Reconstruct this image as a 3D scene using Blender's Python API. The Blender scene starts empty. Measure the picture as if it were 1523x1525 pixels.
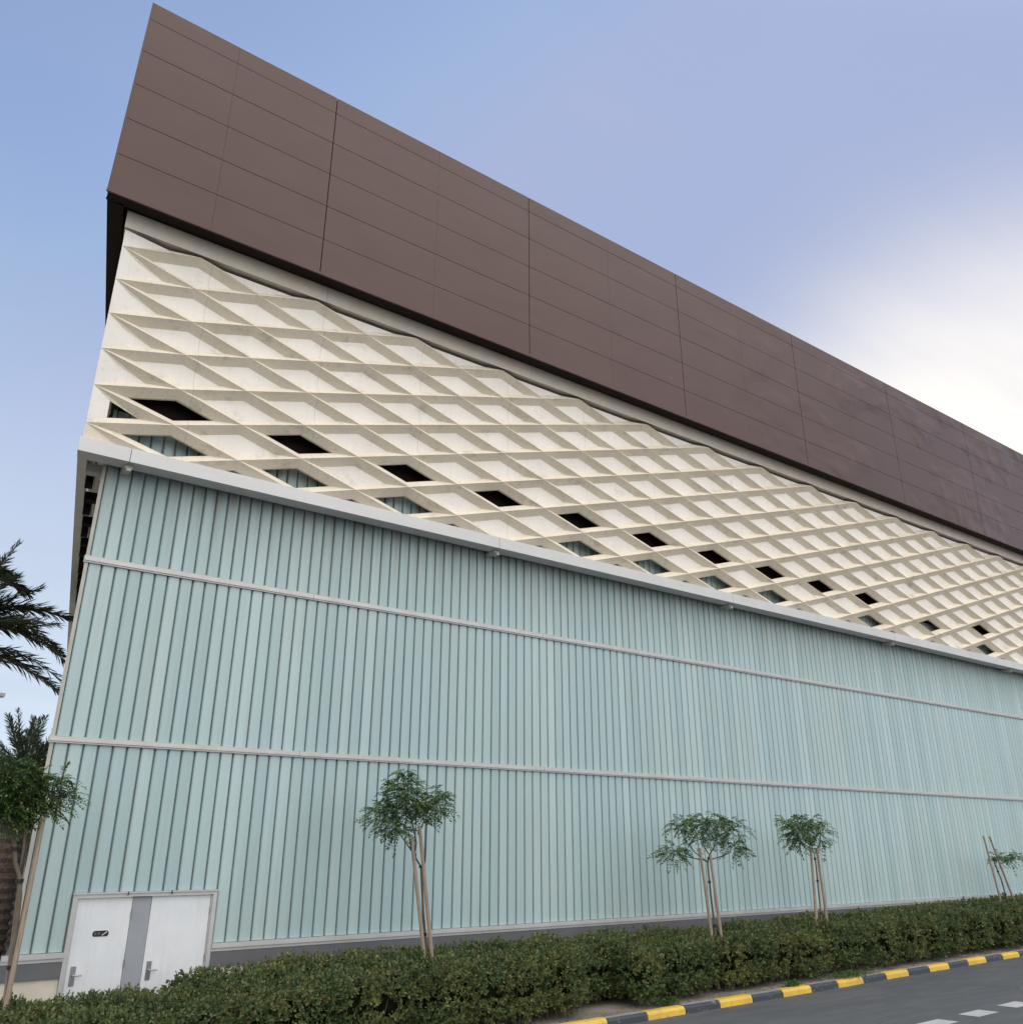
import bpy, bmesh, math, random
import numpy as np
from mathutils import Vector, Matrix, noise
random.seed(7); RNG = np.random.default_rng(7)
scene = bpy.context.scene
C = scene.collection
rad = math.radians

# ------------------------------------------------------------------ camera
CAM_H = 3.0
F_PX, PITCH, YAW, ROLL = 1267.6, 21.266, 54.177, 0.154
PW, PH = 1523.0, 1525.0
_p, _y, _r = rad(PITCH), rad(YAW), rad(ROLL)
CF = Vector((math.cos(_y)*math.cos(_p), math.sin(_y)*math.cos(_p), math.sin(_p)))
_R = Vector((math.sin(_y), -math.cos(_y), 0)); _U = _R.cross(CF)
CR = math.cos(_r)*_R + math.sin(_r)*_U
CU = -math.sin(_r)*_R + math.cos(_r)*_U
cam = bpy.data.objects.new('camera', bpy.data.cameras.new('camera')); C.objects.link(cam)
cam.data.sensor_fit = 'HORIZONTAL'; cam.data.sensor_width = 36.0
cam.data.lens = 36.0*F_PX/PW
cam.data.clip_start = 0.1; cam.data.clip_end = 3000
M = Matrix((CR, CU, -CF)).transposed().to_4x4(); M.translation = (0, 0, CAM_H)
cam.matrix_world = M
scene.camera = cam

def at(px, py, Y):
    """world point on the vertical plane at distance Y seen at photo pixel (px, py)"""
    d = CF*F_PX + CR*(px-PW/2) - CU*(py-PH/2)
    d = d*(Y/d.y)
    return Vector((d.x, d.y, d.z+CAM_H))
def px_size(P):
    return (Vector(P)-Vector((0, 0, CAM_H))).dot(CF)/F_PX

# ------------------------------------------------------------------ world, sun, exposure
SUN_AZ, SUN_EL = 20.0, 11.0         # azimuth from +X towards +Y
world = bpy.data.worlds.new('World'); scene.world = world
world.use_nodes = True
nt = world.node_tree; nt.nodes.clear()
def N(t, **k):
    n = nt.nodes.new(t)
    for a, b in k.items(): setattr(n, a, b)
    return n
sky = N('ShaderNodeTexSky', sky_type='NISHITA')
sky.sun_disc = False; sky.sun_elevation = rad(SUN_EL); sky.sun_rotation = rad(90-SUN_AZ)
sky.air_density = 1.0; sky.dust_density = 1.6; sky.ozone_density = 2.2; sky.altitude = 10
tc = N('ShaderNodeTexCoord')
sep = N('ShaderNodeSeparateXYZ'); nt.links.new(tc.outputs['Generated'], sep.inputs[0])
# thin high cloud: noise on the cloud plane (direction / height)
def math_node(op, a, b=None, clamp=False):
    n = N('ShaderNodeMath', operation=op); n.use_clamp = clamp
    for i, v in enumerate((a, b)):
        if v is None: continue
        if isinstance(v, (int, float)): n.inputs[i].default_value = v
        else: nt.links.new(v, n.inputs[i])
    return n.outputs[0]
zc = math_node('MAXIMUM', sep.outputs[2], 0.04)
zc = math_node('ADD', zc, 0.12)
cx = math_node('DIVIDE', sep.outputs[0], zc); cy = math_node('DIVIDE', sep.outputs[1], zc)
comb = N('ShaderNodeCombineXYZ'); nt.links.new(cx, comb.inputs[0]); nt.links.new(cy, comb.inputs[1])
mp = N('ShaderNodeMapping'); mp.inputs['Rotation'].default_value = (0, 0, rad(25)); mp.inputs['Scale'].default_value = (0.5, 1.15, 1)
nt.links.new(comb.outputs[0], mp.inputs[0])
nz = N('ShaderNodeTexNoise'); nz.inputs['Scale'].default_value = 0.9; nz.inputs['Detail'].default_value = 9; nz.inputs['Roughness'].default_value = 0.52
nz.inputs['Distortion'].default_value = 0.4
nt.links.new(mp.outputs[0], nz.inputs[0])
rmp = N('ShaderNodeMapRange'); rmp.inputs['From Min'].default_value = 0.40; rmp.inputs['From Max'].default_value = 0.72
nt.links.new(nz.outputs[0], rmp.inputs['Value'])
# haze veil, thicker low down and towards the sun
dp = N('ShaderNodeVectorMath', operation='DOT_PRODUCT'); nt.links.new(tc.outputs['Generated'], dp.inputs[0])
dp.inputs[1].default_value = (math.cos(rad(SUN_AZ))*math.cos(rad(SUN_EL)), math.sin(rad(SUN_AZ))*math.cos(rad(SUN_EL)), math.sin(rad(SUN_EL)))
sunward = N('ShaderNodeMapRange', interpolation_type='SMOOTHSTEP'); sunward.inputs['From Min'].default_value = 0.845; sunward.inputs['From Max'].default_value = 0.97
nt.links.new(dp.outputs['Value'], sunward.inputs['Value'])
low = N('ShaderNodeMapRange', interpolation_type='SMOOTHSTEP'); low.inputs['From Min'].default_value = 0.62; low.inputs['From Max'].default_value = 0.0
nt.links.new(sep.outputs[2], low.inputs['Value'])
veil = math_node('MULTIPLY', rmp.outputs[0], math_node('ADD', math_node('MULTIPLY', sunward.outputs[0], 0.45), 0.34))
veil = math_node('ADD', veil, math_node('MULTIPLY', sunward.outputs[0], 0.60), True)
mixc = N('ShaderNodeMix', data_type='RGBA')
dk = N('ShaderNodeMix', data_type='RGBA', blend_type='DARKEN'); dk.inputs['Factor'].default_value = 1.0   # haze evens out the glow
nt.links.new(sky.outputs[0], dk.inputs['A']); dk.inputs['B'].default_value = (1.05, 1.30, 2.0, 1)
tint = N('ShaderNodeMix', data_type='RGBA'); tint.inputs['Factor'].default_value = 0.35      # thin high veil
nt.links.new(dk.outputs['Result'], tint.inputs['A']); tint.inputs['B'].default_value = (1.10, 1.22, 1.95, 1)
hz = N('ShaderNodeMix', data_type='RGBA'); nt.links.new(math_node('MULTIPLY', low.outputs[0], 0.95), hz.inputs['Factor'])
nt.links.new(tint.outputs['Result'], hz.inputs['A']); hz.inputs['B'].default_value = (2.05, 2.42, 2.75, 1)      # horizon haze
nt.links.new(veil, mixc.inputs['Factor']); nt.links.new(hz.outputs['Result'], mixc.inputs['A'])
ccol = N('ShaderNodeMix', data_type='RGBA')     # cloud brightness rises towards the sun
nt.links.new(math_node('POWER', sunward.outputs[0], 1.6), ccol.inputs['Factor'])
ccol.inputs['A'].default_value = (1.36, 1.50, 1.86, 1); ccol.inputs['B'].default_value = (3.05, 2.9, 2.72, 1)
nt.links.new(ccol.outputs['Result'], mixc.inputs['B'])
# broad unseen glow added in the sky behind the photographer, lighting the facade
db = N('ShaderNodeVectorMath', operation='DOT_PRODUCT'); nt.links.new(tc.outputs['Generated'], db.inputs[0])
db.inputs[1].default_value = (-0.12, -0.56, 0.82)
fill_glow = N('ShaderNodeMapRange', interpolation_type='SMOOTHSTEP'); fill_glow.inputs['From Min'].default_value = 0.36; fill_glow.inputs['From Max'].default_value = 0.86
nt.links.new(db.outputs['Value'], fill_glow.inputs['Value'])
fill_glowf = math_node('MULTIPLY', fill_glow.outputs[0], math_node('ADD', math_node('MULTIPLY', rmp.outputs[0], 0.5), 0.5))
mixb = N('ShaderNodeMix', data_type='RGBA'); nt.links.new(fill_glowf, mixb.inputs['Factor'])
nt.links.new(mixc.outputs['Result'], mixb.inputs['A']); mixb.inputs['B'].default_value = (8.2, 7.8, 7.35, 1)
bg = N('ShaderNodeBackground'); bg.inputs[1].default_value = 0.12
nt.links.new(mixb.outputs['Result'], bg.inputs[0])
wo = N('ShaderNodeOutputWorld'); nt.links.new(bg.outputs[0], wo.inputs[0])

sun = bpy.data.objects.new('sun', bpy.data.lights.new('sun', 'SUN')); C.objects.link(sun)
sun.data.energy = 2.0; sun.data.angle = rad(0.6); sun.data.color = (1.0, 0.88, 0.72)
sd = Vector(dp.inputs[1].default_value)
sun.rotation_euler = sd.to_track_quat('Z', 'Y').to_euler()
scene.view_settings.view_transform = 'Standard'; scene.view_settings.look = 'None'
scene.view_settings.exposure = 1.6; scene.view_settings.gamma = 1.0

# ------------------------------------------------------------------ materials
class Mat:
    def __init__(s, name):
        s.m = bpy.data.materials.new(name); s.m.use_nodes = True
        s.t = s.m.node_tree; s.b = s.t.nodes['Principled BSDF']
    def n(s, t, **k):
        x = s.t.nodes.new(t)
        for a, b in k.items(): setattr(x, a, b)
        return x
    def l(s, a, b): s.t.links.new(a, b)
    def coord(s, scale=(1, 1, 1), kind='Object'):
        a = s.n('ShaderNodeTexCoord'); m = s.n('ShaderNodeMapping'); m.inputs['Scale'].default_value = scale
        s.l(a.outputs[kind], m.inputs[0]); return m.outputs[0]
    def noise(s, scale, vec=None, detail=4, rough=0.55):
        x = s.n('ShaderNodeTexNoise'); x.inputs['Scale'].default_value = scale
        x.inputs['Detail'].default_value = detail; x.inputs['Roughness'].default_value = rough
        if vec is not None: s.l(vec, x.inputs[0])
        return x.outputs[0]
    def ramp(s, fac, stops):
        r = s.n('ShaderNodeValToRGB'); e = r.color_ramp.elements
        while len(e) < len(stops): e.new(0.5)
        for i, (p, c) in enumerate(stops):
            e[i].position = p; e[i].color = (*c, 1) if len(c) == 3 else c
        s.l(fac, r.inputs[0]); return r.outputs[0]
    def mix(s, fac, a, b, blend='MIX'):
        m = s.n('ShaderNodeMix', data_type='RGBA', blend_type=blend)
        for k, v in (('Factor', fac), ('A', a), ('B', b)):
            if isinstance(v, (int, float)): m.inputs[k].default_value = v
            elif isinstance(v, tuple): m.inputs[k].default_value = (*v, 1) if len(v) == 3 else v
            else: s.l(v, m.inputs[k])
        return m.outputs['Result']
    def maprange(s, v, a, b, c=0.0, d=1.0):
        m = s.n('ShaderNodeMapRange'); s.l(v, m.inputs['Value'])
        for k, q in zip(('From Min', 'From Max', 'To Min', 'To Max'), (a, b, c, d)): m.inputs[k].default_value = q
        return m.outputs[0]
    def bump(s, h, strength=0.3, dist=0.02):
        b = s.n('ShaderNodeBump'); b.inputs['Strength'].default_value = strength; b.inputs['Distance'].default_value = dist
        s.l(h, b.inputs['Height']); s.l(b.outputs[0], s.b.inputs['Normal'])
    def col(s, c):
        if isinstance(c, tuple): s.b.inputs['Base Color'].default_value = (*c, 1)
        else: s.l(c, s.b.inputs['Base Color'])
    def set(s, **k):
        for a, b in k.items(): s.b.inputs[a.replace('_', ' ')].default_value = b
        return s
    def island(s):
        g = s.n('ShaderNodeNewGeometry'); return g.outputs['Random Per Island']
    def xyz(s):
        a = s.n('ShaderNodeTexCoord'); q = s.n('ShaderNodeSeparateXYZ'); s.l(a.outputs['Object'], q.inputs[0]); return q.outputs
MATS = {}
def simple(name, col, rough=0.6, var=0.12, scale=3.0, metallic=0.0, bump=0.0, spec=0.5):
    m = Mat(name); v = m.noise(scale, m.coord(), 5)
    lo = tuple(c*(1-var) for c in col); hi = tuple(min(1, c*(1+var)) for c in col)
    m.col(m.ramp(v, [(0.3, lo), (0.7, hi)])); m.set(Roughness=rough, Metallic=metallic)
    m.b.inputs['Specular IOR Level'].default_value = spec
    if bump: m.bump(m.noise(scale*12, m.coord()), bump, 0.01)
    MATS[name] = m.m; return m

# brown metal cladding, faint mottling, oil-canning bump
m = Mat('brown_metal')
v = m.noise(0.7, m.coord((1, 1, 2.5)), 4)
c = m.ramp(v, [(0.3, (0.089, 0.050, 0.041)), (0.7, (0.102, 0.060, 0.051))])
ri = m.island(); c = m.mix(0.20, c, m.ramp(ri, [(0.0, (0.07, 0.042, 0.035)), (1.0, (0.125, 0.082, 0.072))]))
m.col(c); m.set(Roughness=0.36, Metallic=0.0); m.b.inputs['Specular IOR Level'].default_value = 0.27
ox = m.xyz(); farx = m.maprange(ox[0], 14, 34, 0.0, 1.0)
wn = m.noise(1.0, m.coord((1.5, 1, 0.30)), 2); pm = m.maprange(m.noise(0.30, m.coord((1, 1, 1.4)), 2), 0.48, 0.62)
pw = m.n('ShaderNodeMath', operation='MULTIPLY'); m.l(wn, pw.inputs[0]); m.l(pm, pw.inputs[1]); wn = pw.outputs[0]
wv = m.n('ShaderNodeMath', operation='MULTIPLY'); m.l(wn, wv.inputs[0]); m.l(farx, wv.inputs[1])
m.bump(wv.outputs[0], 0.7, 0.20); MATS['brown_metal'] = m.m
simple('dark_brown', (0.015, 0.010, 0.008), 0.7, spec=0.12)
simple('black_gap', (0.008, 0.007, 0.007), 0.9)
# cream glass-fibre concrete with streaks and fine vertical joints; the ribs use a darker, warmer tone with stronger streaks
def precast(name, lo, hi, streak):
    m = Mat(name)
    st = m.noise(2.0, m.coord((14, 14, 0.8)), 5, 0.6); bl = m.noise(1.4, m.coord(), 5)
    c = m.ramp(bl, [(0.3, lo), (0.7, hi)])
    c = m.mix(m.maprange(st, 0.5, 0.8, 0, streak), c, tuple(k*0.62 for k in lo))
    fine = m.noise(7.0, m.coord((9, 9, 1.3)), 4, 0.7)
    c = m.mix(m.maprange(fine, 0.52, 0.75, 0, streak*0.7), c, tuple(k*0.7 for k in lo))
    smear = m.noise(1.9, m.coord((1.0, 1.0, 1.6)), 6, 0.7); c = m.mix(m.maprange(smear, 0.56, 0.70, 0, streak*1.3), c, (0.36, 0.34, 0.29))
    ox = m.xyz()
    ad = m.n('ShaderNodeMath', operation='SUBTRACT'); ad.inputs[1].default_value = 3.29-2.3; m.l(ox[0], ad.inputs[0])
    md = m.n('ShaderNodeMath', operation='PINGPONG'); md.inputs[1].default_value = 1.279; m.l(ad.outputs[0], md.inputs[0])
    seam = m.n('ShaderNodeMath', operation='LESS_THAN'); seam.inputs[1].default_value = 0.004; m.l(md.outputs[0], seam.inputs[0])
    sf = m.n('ShaderNodeMath', operation='MULTIPLY'); sf.inputs[1].default_value = 0.55; m.l(seam.outputs[0], sf.inputs[0])
    c = m.mix(sf.outputs[0], c, (0.24, 0.21, 0.17))
    m.col(c); m.set(Roughness=0.85); m.b.inputs['Specular IOR Level'].default_value = 0.2
    m.bump(m.noise(60, m.coord()), 0.15, 0.004); MATS[name] = m.m
precast('cream_precast', (0.77, 0.735, 0.665), (0.84, 0.81, 0.745), 0.20)
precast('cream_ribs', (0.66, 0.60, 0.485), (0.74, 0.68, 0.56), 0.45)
m = simple('cream_fascia', (0.64, 0.585, 0.50), 0.7, 0.06, 4)
simple('cream_wall', (0.62, 0.57, 0.47), 0.85, 0.08, 3, bump=0.15)
# channel glass
m = Mat('channel_glass')
ri = m.island(); bl = m.noise(0.9, m.coord((1.0, 1.0, 0.35)), 4)
c = m.ramp(ri, [(0.0, (0.31, 0.435, 0.445)), (0.5, (0.35, 0.475, 0.485)), (1.0, (0.41, 0.53, 0.535))])
c = m.mix(m.maprange(bl, 0.45, 0.75, 0, 0.30), c, (0.42, 0.47, 0.43))
st = m.noise(1.0, m.coord((9, 9, 0.25)), 4, 0.6)
c = m.mix(m.maprange(st, 0.52, 0.75, 0, 0.40), c, (0.30, 0.32, 0.28))
ox = m.xyz(); wide = m.noise(0.35, m.coord((1.0, 1.0, 0.5)), 3)
c = m.mix(m.maprange(wide, 0.45, 0.70, 0, 0.30), c, (0.30, 0.36, 0.35))
drip_shade = m.noise(1.0, m.coord((6, 6, 0.12)), 3); up = m.maprange(ox[2], 7.9, 9.4, 0.0, 1.0)      # rust-brown run-off, deepened to paint in shade below the ledge
dm = m.n('ShaderNodeMath', operation='MULTIPLY'); m.l(m.maprange(drip_shade, 0.40, 0.62, 0.12, 0.75), dm.inputs[0]); m.l(up, dm.inputs[1])
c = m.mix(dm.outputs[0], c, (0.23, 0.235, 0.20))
sp = m.noise(95, m.coord(), 2); c = m.mix(m.maprange(sp, 0.3, 0.7, 0.0, 0.16), c, (0.62, 0.74, 0.73))
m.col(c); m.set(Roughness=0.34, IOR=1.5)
m.b.inputs['Subsurface Weight'].default_value = 0.0
m.bump(m.noise(130, m.coord(), 2), 0.10, 0.003); MATS['channel_glass'] = m.m
simple('seam_dark', (0.165, 0.215, 0.22), 0.7)
simple('aluminium', (0.50, 0.50, 0.49), 0.42, 0.08, 2.5, metallic=0.25)
simple('ledge_metal', (0.58, 0.575, 0.56), 0.45, 0.05, 1.2, metallic=0.15)
simple('dirty_trim', (0.42, 0.42, 0.37), 0.6, 0.12, 3)
simple('plinth_grey', (0.115, 0.118, 0.125), 0.55, 0.10, 2)
simple('jamb_grey', (0.30, 0.32, 0.35), 0.5, 0.06, 3)
m = Mat('door_white'); a = m.noise(2.2, m.coord(), 5); st = m.noise(2.0, m.coord((7, 7, 0.6)), 5, 0.65); ox = m.xyz()
c = m.ramp(a, [(0.3, (0.66, 0.69, 0.71)), (0.7, (0.74, 0.76, 0.78))])
c = m.mix(m.maprange(st, 0.5, 0.75, 0, 0.30), c, (0.46, 0.46, 0.43))
sc_ = m.noise(26, m.coord((1, 1, 2.5)), 3, 0.7); c = m.mix(m.maprange(sc_, 0.68, 0.74, 0, 0.35), c, (0.40, 0.39, 0.37))
m.col(c); m.set(Roughness=0.45); MATS['door_white'] = m.m
simple('steel', (0.36, 0.36, 0.36), 0.35, 0.05, 4, metallic=0.8)
simple('sign_black', (0.012, 0.012, 0.014), 0.35, 0.02, 4)
simple('sign_white', (0.75, 0.75, 0.75), 0.5, 0.02, 4)
simple('sign_grey', (0.16, 0.17, 0.18), 0.5, 0.02, 4)
# asphalt
m = Mat('asphalt')
a = m.noise(0.35, m.coord((0.6, 1.6, 1)), 6, 0.6); b = m.noise(90, m.coord(), 3); d = m.noise(1.6, m.coord((0.5, 2.2, 1)), 5, 0.65)
c = m.ramp(a, [(0.3, (0.046, 0.053, 0.064)), (0.7, (0.070, 0.079, 0.090))])
c = m.mix(m.maprange(d, 0.46, 0.64, 0, 0.5), c, (0.108, 0.112, 0.114))
c = m.mix(m.maprange(d, 0.36, 0.26, 0, 0.6), c, (0.03, 0.032, 0.035))
c = m.mix(m.maprange(b, 0.35, 0.7, 0, 0.35), c, (0.12, 0.12, 0.12))
vo = m.n('ShaderNodeTexVoronoi', feature='DISTANCE_TO_EDGE'); vo.inputs['Scale'].default_value = 0.42
wob = m.n('ShaderNodeTexNoise'); wob.inputs['Scale'].default_value = 1.7; wob.inputs['Detail'].default_value = 5; m.l(m.coord(), wob.inputs[0])
vm = m.mix(0.22, m.coord((0.6, 1.2, 1)), wob.outputs[1]); m.l(vm, vo.inputs['Vector'])
c = m.mix(m.maprange(vo.outputs['Distance'], 0.006, 0.0, 0, 0.7), c, (0.022, 0.024, 0.027))
pat = m.noise(0.22, m.coord((0.5, 1.0, 1)), 2); c = m.mix(m.maprange(pat, 0.53, 0.55, 0, 0.30), c, (0.10, 0.104, 0.106))
m.col(c); m.set(Roughness=0.8); m.bump(b, 0.5, 0.006); MATS['asphalt'] = m.m
def worn(name, col, under, amt, rough=0.6):
    m = Mat(name); a = m.noise(8, m.coord((1, 1, 1.6)), 8, 0.75); b = m.noise(2.5, m.coord(), 4)
    c = m.ramp(b, [(0.3, tuple(k*0.86 for k in col)), (0.7, tuple(k*1.1 for k in col))])
    c = m.mix(m.maprange(a, amt, amt+0.10, 0, 0.85), c, under); m.col(c); m.set(Roughness=rough)
    m.bump(a, 0.35, 0.008); MATS[name] = m.m
worn('yellow_paint', (0.64, 0.42, 0.055), (0.36, 0.28, 0.13), 0.555)
worn('black_paint', (0.035, 0.042, 0.054), (0.22, 0.225, 0.23), 0.57)
worn('road_white', (0.42, 0.43, 0.44), (0.11, 0.11, 0.11), 0.58)
simple('kerb_concrete', (0.24, 0.24, 0.23), 0.85, 0.2, 6, bump=0.3)
m = Mat('sand')
a = m.noise(2.0, m.coord(), 8, 0.65); b = m.noise(40, m.coord(), 4)
m.col(m.mix(m.maprange(b, 0.4, 0.7, 0, 0.4), m.ramp(a, [(0.3, (0.17, 0.15, 0.125)), (0.7, (0.30, 0.27, 0.23))]), (0.12, 0.10, 0.08)))
m.set(Roughness=0.95); m.bump(b, 0.6, 0.02); MATS['sand'] = m.m
simple('ground_dust', (0.24, 0.22, 0.19), 0.95, 0.2, 0.3)
def leafmat(name, stops, rough=0.5, trans=0.25, warm=0.30):
    m = Mat(name); ri = m.island(); c = m.ramp(ri, stops)
    big = m.noise(0.9, m.coord(), 4); md_ = m.noise(2.6, m.coord(), 3)
    c = m.mix(m.maprange(big, 0.48, 0.72, 0.0, warm), c, stops[-2][1])
    c = m.mix(m.maprange(md_, 0.5, 0.68, 0.0, warm), c, tuple(k*0.9 for k in stops[0][1]))
    m.col(c); m.set(Roughness=rough); m.b.inputs['Specular IOR Level'].default_value = 0.35
    t = m.n('ShaderNodeBsdfTranslucent'); m.l(c, t.inputs[0])
    ms = m.n('ShaderNodeMixShader'); ms.inputs[0].default_value = trans
    m.l(m.b.outputs[0], ms.inputs[1]); m.l(t.outputs[0], ms.inputs[2])
    m.l(ms.outputs[0], m.t.nodes['Material Output'].inputs[0]); MATS[name] = m.m
leafmat('hedge_leaf', [(0.0, (0.042, 0.078, 0.034)), (0.45, (0.086, 0.136, 0.052)), (0.78, (0.145, 0.190, 0.066)), (0.93, (0.23, 0.22, 0.066)), (1.0, (0.14, 0.085, 0.045))], warm=0.6)
leafmat('tree_leaf', [(0.0, (0.040, 0.084, 0.027)), (0.6, (0.090, 0.160, 0.050)), (1.0, (0.180, 0.250, 0.090))], 0.42)
leafmat('palm_leaf', [(0.0, (0.036, 0.050, 0.028)), (0.6, (0.066, 0.084, 0.046)), (1.0, (0.105, 0.115, 0.060))], 0.5, 0.15)
leafmat('weed_leaf', [(0.0, (0.035, 0.085, 0.018)), (1.0, (0.07, 0.15, 0.03))], 0.5)
leafmat('dead_leaf', [(0.0, (0.07, 0.05, 0.03)), (0.6, (0.16, 0.11, 0.06)), (1.0, (0.12, 0.12, 0.05))], 0.8, 0.1)
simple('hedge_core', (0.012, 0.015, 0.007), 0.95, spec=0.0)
simple('twig', (0.10, 0.075, 0.050), 0.85, 0.3, 9)
m = Mat('bark'); a = m.noise(9, m.coord((1, 1, 0.35)), 6, 0.65)
m.col(m.ramp(a, [(0.3, (0.085, 0.065, 0.048)), (0.7, (0.20, 0.16, 0.12))])); m.set(Roughness=0.9); m.bump(a, 0.6, 0.02); MATS['bark'] = m.m
m = Mat('dark_stem'); a = m.noise(9, m.coord((1, 1, 0.4)), 5)
m.col(m.ramp(a, [(0.3, (0.035, 0.030, 0.024)), (0.7, (0.085, 0.070, 0.052))])); m.set(Roughness=0.85); MATS['dark_stem'] = m.m
m = Mat('palm_bark'); w1 = m.noise(5, m.coord((1.6, 1.6, 2.2)), 6, 0.7); w2 = m.noise(16, m.coord((2, 2, 0.7)), 4, 0.6)
c = m.ramp(w1, [(0.32, (0.028, 0.020, 0.015)), (0.68, (0.135, 0.092, 0.064))]); c = m.mix(m.maprange(w2, 0.45, 0.7, 0, 0.5), c, (0.17, 0.13, 0.10))
m.col(c); m.set(Roughness=0.95); m.bump(w1, 0.9, 0.06); MATS['palm_bark'] = m.m
m = Mat('stake_wood'); a = m.noise(5, m.coord((9, 9, 0.7)), 6, 0.6)
m.col(m.ramp(a, [(0.3, (0.21, 0.160, 0.118)), (0.7, (0.38, 0.30, 0.23))])); m.set(Roughness=0.85); MATS['stake_wood'] = m.m
simple('rubber', (0.015, 0.015, 0.015), 0.7)

# ------------------------------------------------------------------ helpers
def obj_from(name, verts, faces, mat, parent=None, smooth=False, mats=None, fmat=None):
    me = bpy.data.meshes.new(name); me.from_pydata([tuple(v) for v in verts], [], faces); me.validate()
    for q in (mats or [mat]): me.materials.append(MATS[q])
    if fmat is not None:
        for p, i in zip(me.polygons, fmat): p.material_index = i
    if smooth:
        for p in me.polygons: p.use_smooth = True
    o = bpy.data.objects.new(name, me); C.objects.link(o)
    if parent is not None:
        o.parent = parent; o.matrix_parent_inverse = parent.matrix_world.inverted() if False else Matrix.Translation(-_loc(parent))
    return o
def _loc(o):
    v = Vector(o.location); 
    return v if o.parent is None else v   # parts keep location 0 under their thing
def empty(name, loc, label, cat, group=None):
    o = bpy.data.objects.new(name, None); C.objects.link(o); o.location = loc; o.empty_display_size = 0.3
    return tag(o, label, cat, group)
def tag(o, label=None, cat=None, group=None, kind=None):
    for k, v in (('label', label), ('category', cat), ('group', group), ('kind', kind)):
        if v: o[k] = v
    return o
class MB:
    def __init__(s): s.v = []; s.f = []; s.m = []
    def add(s, vs, fs, mi=0):
        b = len(s.v); s.v += [tuple(v) for v in vs]; s.f += [tuple(i+b for i in f) for f in fs]; s.m += [mi]*len(fs); return s
    def hexa(s, p, mi=0):   # 4 bottom, 4 top (counter-clockwise seen from above)
        return s.add(p, [(3, 2, 1, 0), (4, 5, 6, 7), (0, 1, 5, 4), (1, 2, 6, 5), (2, 3, 7, 6), (3, 0, 4, 7)], mi)
    def box(s, x0, x1, y0, y1, z0, z1, mi=0):
        return s.hexa([(x0, y0, z0), (x1, y0, z0), (x1, y1, z0), (x0, y1, z0), (x0, y0, z1), (x1, y0, z1), (x1, y1, z1), (x0, y1, z1)], mi)
    def prism(s, poly, z0, z1, mi=0):
        n = len(poly)
        vs = [(x, y, z0) for x, y in poly]+[(x, y, z1) for x, y in poly]
        return s.add(vs, [tuple(range(n-1, -1, -1)), tuple(range(n, 2*n))]+[(i, (i+1) % n, n+(i+1) % n, n+i) for i in range(n)], mi)
    def tube(s, pts, radii, sides=8, mi=0, cap=True):
        pts = [Vector(p) for p in pts]; n = len(pts); rings = []; b = len(s.v)
        ref = Vector((0.3, 0.9, 0.1))
        for i, p in enumerate(pts):
            t = (pts[min(i+1, n-1)]-pts[max(i-1, 0)]).normalized()
            a = t.cross(ref)
            if a.length < 1e-3: a = t.cross(Vector((1, 0, 0)))
            a.normalize(); c = t.cross(a)
            for k in range(sides):
                th = 2*math.pi*k/sides
                s.v.append(tuple(p+(a*math.cos(th)+c*math.sin(th))*radii[i]))
        for i in range(n-1):
            for k in range(sides):
                s.f.append((b+i*sides+k, b+i*sides+(k+1) % sides, b+(i+1)*sides+(k+1) % sides, b+(i+1)*sides+k)); s.m.append(mi)
        if cap:
            s.f.append(tuple(b+k for k in range(sides-1, -1, -1))); s.m.append(mi)
            s.f.append(tuple(b+(n-1)*sides+k for k in range(sides))); s.m.append(mi)
        return s
    def build(s, name, mat, parent=None, smooth=False, mats=None):
        return obj_from(name, s.v, s.f, mat, parent, smooth, mats, s.m if mats else None)
def bevel(o, w, seg=2):
    md = o.modifiers.new('bevel', 'BEVEL'); md.width = w; md.segments = seg; md.limit_method = 'ANGLE'; md.angle_limit = rad(40); return o
def leaves_obj(name, base, dirv, nrm, length, width, mat, parent=None):
    """one mesh of folded leaf blades: arrays (n,3),(n,3),(n,3),(n,),(n,)"""
    n = len(base); dirv = dirv/np.linalg.norm(dirv, axis=1, keepdims=True)
    side = np.cross(dirv, nrm); side /= (np.linalg.norm(side, axis=1, keepdims=True)+1e-9)
    up = np.cross(side, dirv)
    L = length[:, None]; W = width[:, None]
    mid = base+dirv*L*0.55
    V = np.stack([base, mid-side*W*0.5+up*W*0.18, base+dirv*L-up*L*0.06, mid+side*W*0.5+up*W*0.18], 1).reshape(-1, 3)
    me = bpy.data.meshes.new(name); me.vertices.add(4*n); me.vertices.foreach_set('co', V.astype(np.float32).ravel())
    idx = np.arange(n)[:, None]*4
    tri = np.concatenate([idx+np.array([[0, 1, 2]]), idx+np.array([[0, 2, 3]])], 1).reshape(-1)
    me.loops.add(6*n); me.loops.foreach_set('vertex_index', tri.astype(np.int32))
    me.polygons.add(2*n); me.polygons.foreach_set('loop_start', (np.arange(2*n)*3).astype(np.int32))
    me.update(calc_edges=True); me.validate()
    me.materials.append(MATS[mat]); o = bpy.data.objects.new(name, me); C.objects.link(o)
    if parent is not None: o.parent = parent; o.matrix_parent_inverse = Matrix.Translation(-_loc(parent))
    return o

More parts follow.
